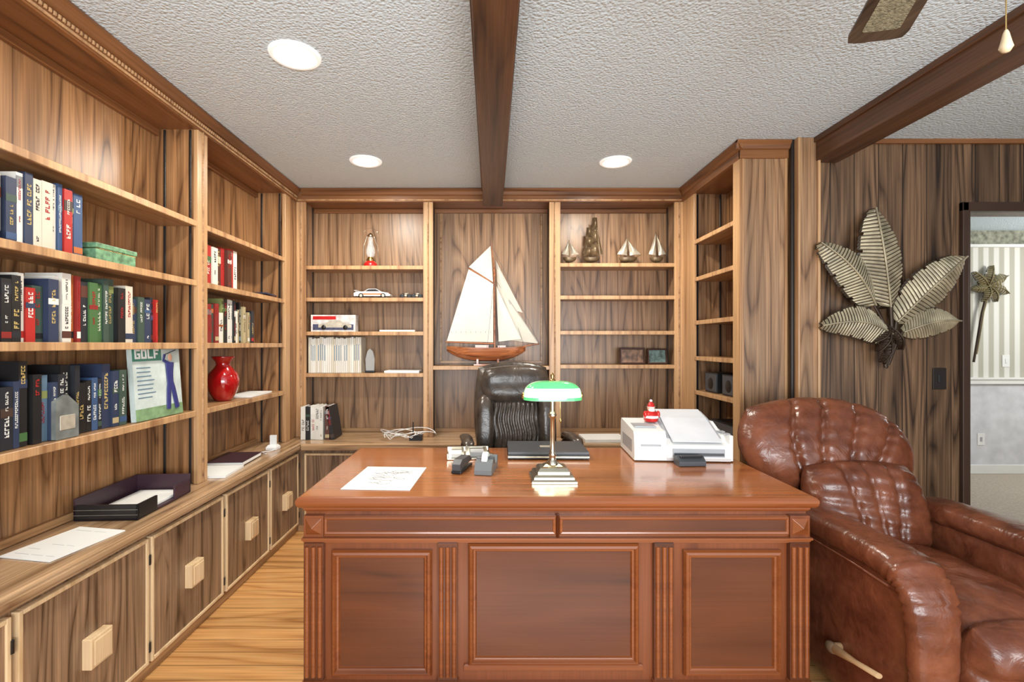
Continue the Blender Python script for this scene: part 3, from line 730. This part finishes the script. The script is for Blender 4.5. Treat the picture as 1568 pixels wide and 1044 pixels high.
def small_ship(x, h, w, style):
    b = MB('model_sailing_ship'); b.M = T(x, 3.67, 1.8975)
    ms, mh = (darkbrass, darkbrass) if style else (silver, darkbrass)
    b.tier(-w*.35, w*.35, -.03, .03, [(0, 0), (0, .008), (.005, .012)], mh); b.cyl((0, 0, .01), (0, 0, .03), .006, mh, 8)
    hull(b, -w/2, w*.42, .058, .022, .024, mh, mh, mh, 14)
    b.cyl((w*.35, 0, .06), (w*.62, 0, .08), .0022, mh, 6)
    masts = [-.22, .12] if style else [-.08]
    for k, mx in enumerate(masts):
        hh = h*(1 if k == len(masts)-1 else .8); b.cyl((mx*w, 0, .05), (mx*w, 0, hh), .003, mh, 8)
        if style:
            for l in range(3):
                z0 = .07+(hh-.09)*l/3; z1 = .07+(hh-.09)*(l+.9)/3; ww = w*(.30-.06*l)
                sail(b, [(mx*w-ww*.75, z1), (mx*w+ww*.75, z1), (mx*w+ww, z0), (mx*w-ww, z0)], ms, .03, -.004)
                b.cyl((mx*w-ww*.8, -.004, z1), (mx*w+ww*.8, -.004, z1), .002, mh, 6)
        else:
            sail(b, [(mx*w-.003, h*.97), (mx*w-.003, .075), (-w*.58, .085)], ms, .02, -.002)
            b.cyl((mx*w, 0, .078), (-w*.6, 0, .086), .002, mh, 6)
    sail(b, [(masts[-1]*w+.005, h*.9), (w*.6, .085), (masts[-1]*w+.02, .075)], ms, .018)
    if style: sail(b, [(masts[0]*w-.004, h*.6), (masts[0]*w-.01, .08), (-w*.55, .09)], ms, .012)
    b.done()
small_ship(.60, .19, .11, 0); small_ship(.77, .39, .13, 1); small_ship(1.045, .21, .15, 0); small_ship(1.26, .25, .11, 0)

# ------------------------------------------------------------------ items on the back-left bay
b = MB('oil_lantern'); b.M = T(-.915, 3.67, 1.8785)
b.lathe([(.05, 0), (.054, .006), (.05, .03), (.035, .045), (.028, .05)], (0, 0, 0), redp, 28)
b.lathe([(.028, .05), (.03, .06), (.022, .072), (.02, .08)], (0, 0, 0), brass, 24)
b.lathe([(.022, .08), (.036, .11), (.034, .14), (.022, .175), (.017, .21), (.018, .235)], (0, 0, 0), glass, 24)
b.lathe([(.02, .232), (.026, .24), (.02, .25), (.008, .262), (.001, .264)], (0, 0, 0), chrome, 20)
for s in (-1, 1): b.sweep([(s*.048, 0, .02), (s*.055, 0, .07), (s*.052, 0, .16), (s*.03, 0, .235), (s*.015, 0, .25)], .003, .003, chrome, 8)
b.sweep([(.06*cos(a), 0, .24+.06*sin(a)) for a in [pi*i/12 for i in range(13)]], .0015, .0015, chrome, 6)
b.cyl((0, 0, .08), (0, 0, .11), .006, cream, 8); b.done()

def car(name, x, z, L, body, acc, y=3.66):
    b = MB(name); b.M = T(x, y, z)
    h = L*.26; w = L*.20
    pr = [(-L/2, h*.22), (-L/2, h*.55), (-L*.42, h*.68), (-L*.22, h*.70), (-L*.10, h*.98), (L*.12, h), (L*.26, h*.68), (L*.44, h*.56), (L/2, h*.40), (L/2, h*.22)]
    b.extr(pr, 'Y', -w, w, body)
    b.extr([(-L*.19, h*.72), (-L*.09, h*.93), (L*.11, h*.95), (L*.22, h*.72)], 'Y', -w*1.01, w*1.01, black)
    b.box(-L*.3, L*.35, -w*1.015, w*1.015, h*.36, h*.50, acc); b.box(L*.2, L*.46, -w*.5, w*.5, h*.60, h*.63, acc) 
    b.box(-L*.5, -L*.40, -w, w, h*.80, h*.84, body)
    for s in (-1, 1): b.box(-L*.46, -L*.44, s*w*.7-.002, s*w*.7+.002, h*.6, h*.82, body)
    for wx in (-L*.30, L*.31):
        for s in (-1, 1):
            b.lathe([(.001, -.008), (h*.24, -.008), (h*.27, -.004), (h*.27, .004), (h*.24, .008), (.001, .008)], (wx, s*w*.95, h*.27), black, 20, 'Y')
            b.lathe([(.001, -.010), (h*.15, -.010), (h*.15, .010), (.001, .010)], (wx, s*w*.95, h*.27), silver, 14, 'Y')
    b.done(.0015)
car('model_race_car', -.89, 1.643, .27, white, mat('car_orange', (206,110,50), .3))
def bike(x):
    b = MB('miniature_motorcycle'); b.M = T(x, 3.65, 1.643)
    for s in (-.026, .026):
        b.lathe([(.012, -.003), (.017, -.003), (.017, .003), (.012, .003)], (s, 0, .018), black, 18, 'Y')
        for a in range(4): b.cyl((s-.012*cos(a*.785), 0, .018-.012*sin(a*.785)), (s+.012*cos(a*.785), 0, .018+.012*sin(a*.785)), .0008, silver, 4)
    b.ell((0, 0, .022), (.012, .006, .009), silver); b.ell((.004, 0, .036), (.015, .006, .006), silver); b.ell((-.018, 0, .035), (.012, .005, .004), black)
    b.cyl((.026, 0, .018), (.016, 0, .05), .0016, silver, 6); b.cyl((.016, -.014, .05), (.016, .014, .05), .0015, black, 6); b.cyl((-.026, 0, .018), (.0, 0, .022), .0015, silver, 6)
    b.done()
bike(-.645); bike(-.56)
b = MB('model_car_box'); b.M = T(-1.18, 3.655, 1.393, 2)
b.box(-.165, .165, -.045, .045, 0, .125, mat('box_print', (206,200,196), .5, var=.3, vs=30)); b.box(-.15, .15, -.046, .0, .012, .055, mat('box_navy', (60,64,90), .4, var=.5, vs=40))
b.box(-.15, .02, -.0465, .0, .09, .115, redp); b.extr([(-.11, .03), (-.11, .055), (-.06, .06), (-.02, .085), (.05, .085), (.10, .058), (.135, .05), (.135, .03)], 'Y', -.048, -.045, silver)
for x in (-.07, .09): b.lathe([(.001, -.002), (.017, -.002), (.017, .002), (.001, .002)], (x, -.048, .032), black, 16, 'Y')
b.done()
sheet('paper_stack', -.70, 3.66, .26, .15, 1.393, 3, False, .012); sheet('paper_stack', -.66, 3.66, .26, .16, 1.086, -2, False, .016)
b = MB('glass_trophy'); b.M = T(-.905, 3.62, 1.086)
b.tier(-.035, .035, -.02, .02, [(0, 0), (0, .012), (.004, .016)], black)
b.extr([(-.03, .016), (.03, .016), (.034, .10), (.02, .16), (0, .18), (-.02, .16), (-.034, .10)], 'Y', -.008, .008, mat('acrylic', (160,160,158), .1, coat=.6)); b.done(.002)

# ------------------------------------------------------------------ books
pal = [mat('book_%d' % i, c, .45, var=.06) for i, c in enumerate([(34,36,42), (44,54,78), (132,38,34), (200,192,174), (212,208,198), (58,76,66), (92,118,138), (176,100,52), (84,48,38), (172,156,118), (56,80,116), (28,27,28), (116,118,120), (136,144,86), (220,217,208), (66,50,42), (166,36,30), (66,102,58)])]
lab = [mat('title_white', (214,212,202), .5, var=.02), mat('title_gold', (190,164,100), .4), mat('title_red', (160,36,32), .4), mat('title_black', (36,36,38), .4)]
dark_i = {0,1,2,5,8,10,11,12,6,7,15,16,17}
def book(b, u0, th, h, d, ci, tilt=0, plain=False, back=0):
    M0 = b.M.copy(); b.M = M0 @ T(u0, back, 0, 0, 0, tilt); c = pal[ci]
    b.box(0, .0025, 0, d, 0, h, c); b.box(th-.0025, th, 0, d, 0, h, c); b.box(0.0001, th-.0001, 0.0001, .004, 0.0001, h-.0001, c)
    b.box(.0025, th-.0025, .004, d-.005, .003, h-.004, paper)
    if plain:
        if random.random() < .6: b.box(th*.3, th*.7, -.0006, .001, h*.35, h*.8, pal[6])
    else:
        lm = lab[random.choice((0, 0, 1, 2) if ci in dark_i else (3, 2, 3))]
        if random.random() < .45:
            o = random.choice(pal); z0 = h*random.uniform(.5, .8); b.box(.0, th, -.0006, .001, z0, z0+h*random.uniform(.06, .2), o)
        if random.random() < .3: b.box(.0, th, -.0006, .001, h*.06, h*.16, random.choice(pal))
        w = min(th*random.uniform(.25, .55), .015); c0 = th/2
        segs = random.choice(([(.28, .6)], [(.45, .88)], [(.2, .5), (.62, .9)], [(.3, .82)], [(.55, .9), (.1, .16)], [(.7, .92)], [(.62, .9), (.3, .4)]))
        for (a0, a1) in segs:
            z = h*a0
            while z < h*a1:
                l = w*random.uniform(.5, .8)
                k = random.random()
                if k < .88:
                    b.box(c0-w/2, c0+w/2, -.0012, .001, z, z+l*.25, lm)
                    if k < .6: b.box(c0-w/2, c0-w/2+w*.2, -.0012, .001, z+l*.25, z+l, lm)
                    if .3 < k: b.box(c0+w/2-w*.2, c0+w/2, -.0012, .001, z+l*.25, z+l, lm)
                    if k < .2 or k > .7: b.box(c0-w*.1, c0+w*.1, -.0012, .001, z+l*.25, z+l*.8, lm)
                z += l*1.3
            w *= .6
    b.M = M0
def row(name, M, length, hmin, hmax, dep=.15, cols=None, tmin=.013, tmax=.040, plain=False):
    b = MB(name); b.M = M; u = 0; hb = random.uniform(hmin, hmax)
    while u < length-tmin:
        th = min(random.uniform(tmin, tmax), length-u)
        if random.random() < .55: hb = random.uniform(hmin, hmax)
        h = min(hmax, hb+random.uniform(-.008, .008)); bk = 0 if plain else random.choice((0, .003, .006, .012, .018))
        book(b, u, th, h, dep*random.uniform(.8, .9), random.choice(cols) if cols else random.randrange(len(pal)), plain=plain, back=bk); u += th+.0012
    b.done(); return u
def ML(y, z, x=-1.475): return T(x, y, z+.0015, 90)
row('books_on_shelf', ML(1.19, LZ[2]), .57, .17, .255, cols=[0, 4, 11, 16, 14, 3, 10, 8, 12, 11, 1])
row('books_on_shelf', ML(1.19, LZ[1]), .95, .17, .27, cols=[16, 0, 5, 4, 3, 11, 9, 17, 13, 10, 7, 2, 14, 12, 1])
row('books_on_shelf', ML(1.19, LZ[0]), .775, .18, .285, cols=[0,1,3,4,11,6,10,5,12,11,1])
row('books_on_shelf', ML(2.46, LZ[1]), .56, .17, .245, cols=[4, 14, 11, 3, 5, 13, 2, 0, 9])
row('books_on_shelf', ML(2.52, LZ[2]), .34, .19, .245, cols=[7, 7, 4, 16, 14, 8], tmin=.03, tmax=.06)
row('magazines_on_shelf', T(-1.36, 3.60, 1.0855), .40, .258, .268, .17, [4, 4, 14, 3], .010, .016, True)
row('books_on_counter', T(-1.36, 3.45, .617), .16, .22, .25, .18, [12, 4, 11, 4], .02, .035)
b = MB('leaning_book'); b.M = T(-1.185, 3.45, .617); book(b, 0, .03, .24, .18, 8, 0); b.M = T(-1.145, 3.45, .617); book(b, 0, .028, .235, .18, 11, -9); b.done()
b = MB('golf_book'); b.M = T(-1.456, 1.985, LZ[0]+.003, 90, -4)
b.box(0, .30, 0, .022, 0, .31, mat('golf_cover_sky', (190,202,198), .35, var=.2, vs=14)); b.box(.002, .298, .003, .02, -.0005, .3095, paper)
b.box(0, .30, -.001, 0, 0, .05, mat('golf_cover_green', (120,150,110), .35, var=.3, vs=25)); b.box(.0, .175, -.0012, 0, .250, .31, mat('golf_cover_teal', (60,126,108), .35))
for i in range(8): b.box(.02, .02+random.uniform(.06, .12), -.0015, 0, .22-i*.018, .224-i*.018, pal[6])
font = {'G': ["1111","1000","1011","1001","1111"], 'O': ["1111","1001","1001","1001","1111"], 'L': ["1000","1000","1000","1000","1111"], 'F': ["1111","1000","1110","1000","1000"]}
for k, chh in enumerate('GOLF'):
    for r, rw in enumerate(font[chh]):
        for c, v in enumerate(rw):
            if v == '1': b.box(.014+k*.038+c*.0075, .014+k*.038+(c+1)*.0075, -.003, 0, .300-(r+1)*.008, .300-r*.008, white)
nv = mat('golfer_navy', (44,48,110), .5); sk = mat('golfer_skin', (220,170,140), .5)
b.M = b.M @ T(.20, -.003, .0)
b.sweep([(0, 0, .03), (.01, 0, .12), (.02, 0, .16)], .015, .003, nv, 8, side=(1,0,0)); b.sweep([(.06, 0, .03), (.04, 0, .12), (.025, 0, .16)], .015, .003, nv, 8, side=(1,0,0))
b.sweep([(.022, 0, .15), (.022, 0, .19), (.025, 0, .24)], [.022,.024,.030], .003, nv, 8, side=(1,0,0)); b.ell((.03, 0, .262), (.014, .003, .017), sk)
b.sweep([(.02, 0, .235), (-.015, 0, .25), (-.005, 0, .275)], .008, .003, nv, 8, side=(1,0,0)); b.sweep([(-.005, 0, .275), (.07, 0, .295)], .0025, .002, ink, 6)
b.done()
b = MB('desk_plaque'); b.M = ML(1.62, LZ[0], -1.462)
b.extr([(0, 0), (.09, 0), (.09, .11), (.045, .15), (0, .13)], 'Y', -.004, .012, mat('plaque_stone', (112,116,112), .4, var=.3, vs=20)); b.box(.015, .075, -.006, 0, .03, .08, silver); b.done(.002)
b = MB('decorative_box'); b.M = ML(1.80, LZ[2], -1.47); mg2 = mat('green_floral_lacquer', (106,146,112), .3, var=.5, vs=45)
b.box(0, .20, 0, .12, 0, .05, mg2); b.box(-.004, .204, -.004, .124, .05, .068, mg2); b.box(-.001, .201, -.001, .121, .045, .049, brass); b.done(.003)

b = MB('red_vase')
b.lathe([(.04, 0), (.045, .004), (.05, .012), (.07, .045), (.083, .09), (.085, .12), (.076, .155), (.05, .185), (.036, .205), (.04, .222), (.058, .245), (.062, .252), (.056, .252), (.036, .222), (.030, .205)], (-1.535, 2.77, LZ[0]+.002), redgl, 40)
b.done()
sheet('paper_stack', -1.54, 3.08, .16, .32, LZ[0]+.0015, 4, False, .01); sheet('magazine', -1.53, 3.17, .13, .22, LZ[2]+.0015, -6, False, .012, pal[8]); sheet('magazine', -1.525, 3.2, .14, .2, LZ[2]+.0145, 8, False, .008, pal[1])

wine = mat('wine_leather', (60,38,48), .4)
b = MB('letter_tray'); b.M = T(-1.50, 2.05, ZC+.002, 3)
b.box(-.12, .12, -.18, .18, 0, .008, wine); b.box(-.12, -.112, -.18, .18, 0, .085, wine); b.box(-.12, .12, .172, .18, 0, .085, wine)
b.box(-.12, .12, -.18, -.172, 0, .06, black); b.box(.112, .12, .06, .18, 0, .06, wine); b.box(.112, .12, -.18, -.06, 0, .06, black)
b.box(-.09, .10, -.15, .16, .009, .018, paper)
for z in (.02, .04): b.box(-.12, .12, -.1815, -.18, z, z+.001, silver)
b.done(.003)
sheet('paper_sheet', -1.46, 1.66, .20, .26, ZC+.001, -10, True, .003, n=6)
sheet('paper_sheet', -1.46, 2.57, .19, .22, ZC+.001, 5, False, .012); b = MB('notebook'); b.M = T(-1.50, 2.83, ZC+.001, 4); b.box(-.1, .1, -.13, .13, 0, .004, wine); b.box(-.097, .1, -.127, .127, .004, .02, paper); b.box(-.1, .1, -.13, .13, .02, .024, wine); b.done(.001)
b = MB('desk_phone_charger'); b.M = T(-1.42, 3.15, ZC+.001)
b.tier(-.035, .035, -.03, .03, [(0, 0), (0, .015), (.01, .03)], white); b.box(-.02, .02, -.005, .012, .03, .09, white)
b.sweep([(0, .03, .01), (.03, -.06, .006), (-.02, -.12, .006), (.03, -.16, .006)], .003, .003, white, 6); b.done(.003)
b = MB('cable_bundle'); b.M = T(-.68, 3.45, ZC+.006)
for k in range(4):
    pts = []
    for i in range(40):
        a = i/39*2*pi*1.3+k; r = .05+.03*k
        pts.append((r*1.4*cos(a)+.03*k, r*.7*sin(a), .004+.035*abs(sin(a*1.5+k))+.01*k))
    b.sweep(pts, .0032, .0032, white, 6)
b.box(.10, .19, -.03, .03, -.005, .03, black); b.cyl((.12, .02, .03), (.12, .02, .12), .004, black, 6); b.done()
sheet('paper_stack', .80, 3.47, .30, .22, ZC+.001, 2, False, .02)

def pframe(x, w, h, z=1.1475, img=(90,110,120)):
    b = MB('picture_frame'); b.M = T(x, 3.66, z, 0, -8)
    fm = mat('frame_wood', (66,38,26), .4); t = .014
    b.frame(-w/2, w/2, 0, h, [(0, -.012), (0, .004), (.005, .009), (.011, .009), (t, .003)], 0, fm, mat('photo_print', img, .3, var=.6, vs=40))
    b.box(-w/2, w/2, .0115, .0125, 0, h, fm); b.box(-.01, .01, .012, .05, 0, .004, fm); b.done()
pframe(1.07, .19, .125, img=(120,90,70)); pframe(1.26, .15, .12, img=(96,116,112))
def boxy(name, x, y, z, w, d, h):
    b = MB(name); b.M = T(x, y, z)
    b.box(0, w, -d/2, d/2, 0, h, black); b.box(-.003, 0, -d/2+.008, d/2-.008, .008, h-.008, dkgrey)
    b.lathe([(.001, -.006), (min(d, h)*.22, -.006), (min(d, h)*.3, -.002)], (-.001, 0, h*.45), blackm, 20, 'X'); b.done(.003)
boxy('bookshelf_speaker', 1.45, 3.19, .982, .15, .17, .13); boxy('bookshelf_speaker', 1.45, 2.95, .982, .15, .17, .13)
b = MB('stereo_receiver'); b.M = T(1.44, 3.02, ZC+.002)
b.box(0, .20, -.21, .21, .008, .12, black); b.box(-.006, 0, -.208, .208, .012, .116, dkgrey); b.box(-.008, -.005, -.12, .08, .07, .10, mat('display', (30,50,60), .1))
b.lathe([(.001, -.02), (.022, -.02), (.024, -.004)], (-.004, .15, .06), silver, 20, 'X')
for i in range(6): b.box(-.009, -.005, -.16+i*.04, -.14+i*.04, .03, .04, silver)
for y in (-.17, .17): b.box(.02, .06, y-.02, y+.02, 0, .01, black)
b.box(.01, .19, -.18, .18, .125, .19, black); b.box(.002, .01, -.175, .175, .13, .185, dkgrey); b.done(.003)

# ------------------------------------------------------------------ lights
w = bpy.data.worlds.new('World'); scene.world = w; w.use_nodes = True
bg = w.node_tree.nodes['Background']; bg.inputs[0].default_value = (.92, .96, 1, 1); bg.inputs[1].default_value = 2.3
def light(name, kind, loc, e, col, size, rot=None):
    ld = bpy.data.lights.new(name, kind); ld.energy = e; ld.color = col
    if kind == 'AREA': ld.shape = 'RECTANGLE'; ld.size, ld.size_y = size
    else: ld.shadow_soft_size = size
    o = bpy.data.objects.new(name, ld); o.location = loc
    if rot: o.rotation_euler = rot
    scene.collection.objects.link(o)
light('dining_room_added_fill', 'POINT', (5.6, 3.6, 1.9), 58, (1, .98, .94), .25)  # unseen point source added to brighten the dining room
# fill light added behind the camera, aimed up to brighten ceiling and room
light('added_fill_light', 'AREA', (.4, -1.2, 1.2), 118, (.93, .97, 1), (2.2, 1.0), (radians(124), 0, 0))

cam = bpy.data.cameras.new('Camera'); cam.lens = 17.0; cam.sensor_width = 36; cam.shift_x = .0204; cam.shift_y = .003; cam.clip_start = .02
co = bpy.data.objects.new('Camera', cam); co.location = (0, 0, 1.30); co.rotation_euler = (pi/2, 0, 0)
scene.collection.objects.link(co); scene.camera = co
scene.view_settings.view_transform = 'Standard'
scene.view_settings.look = 'None'
scene.view_settings.exposure = 0
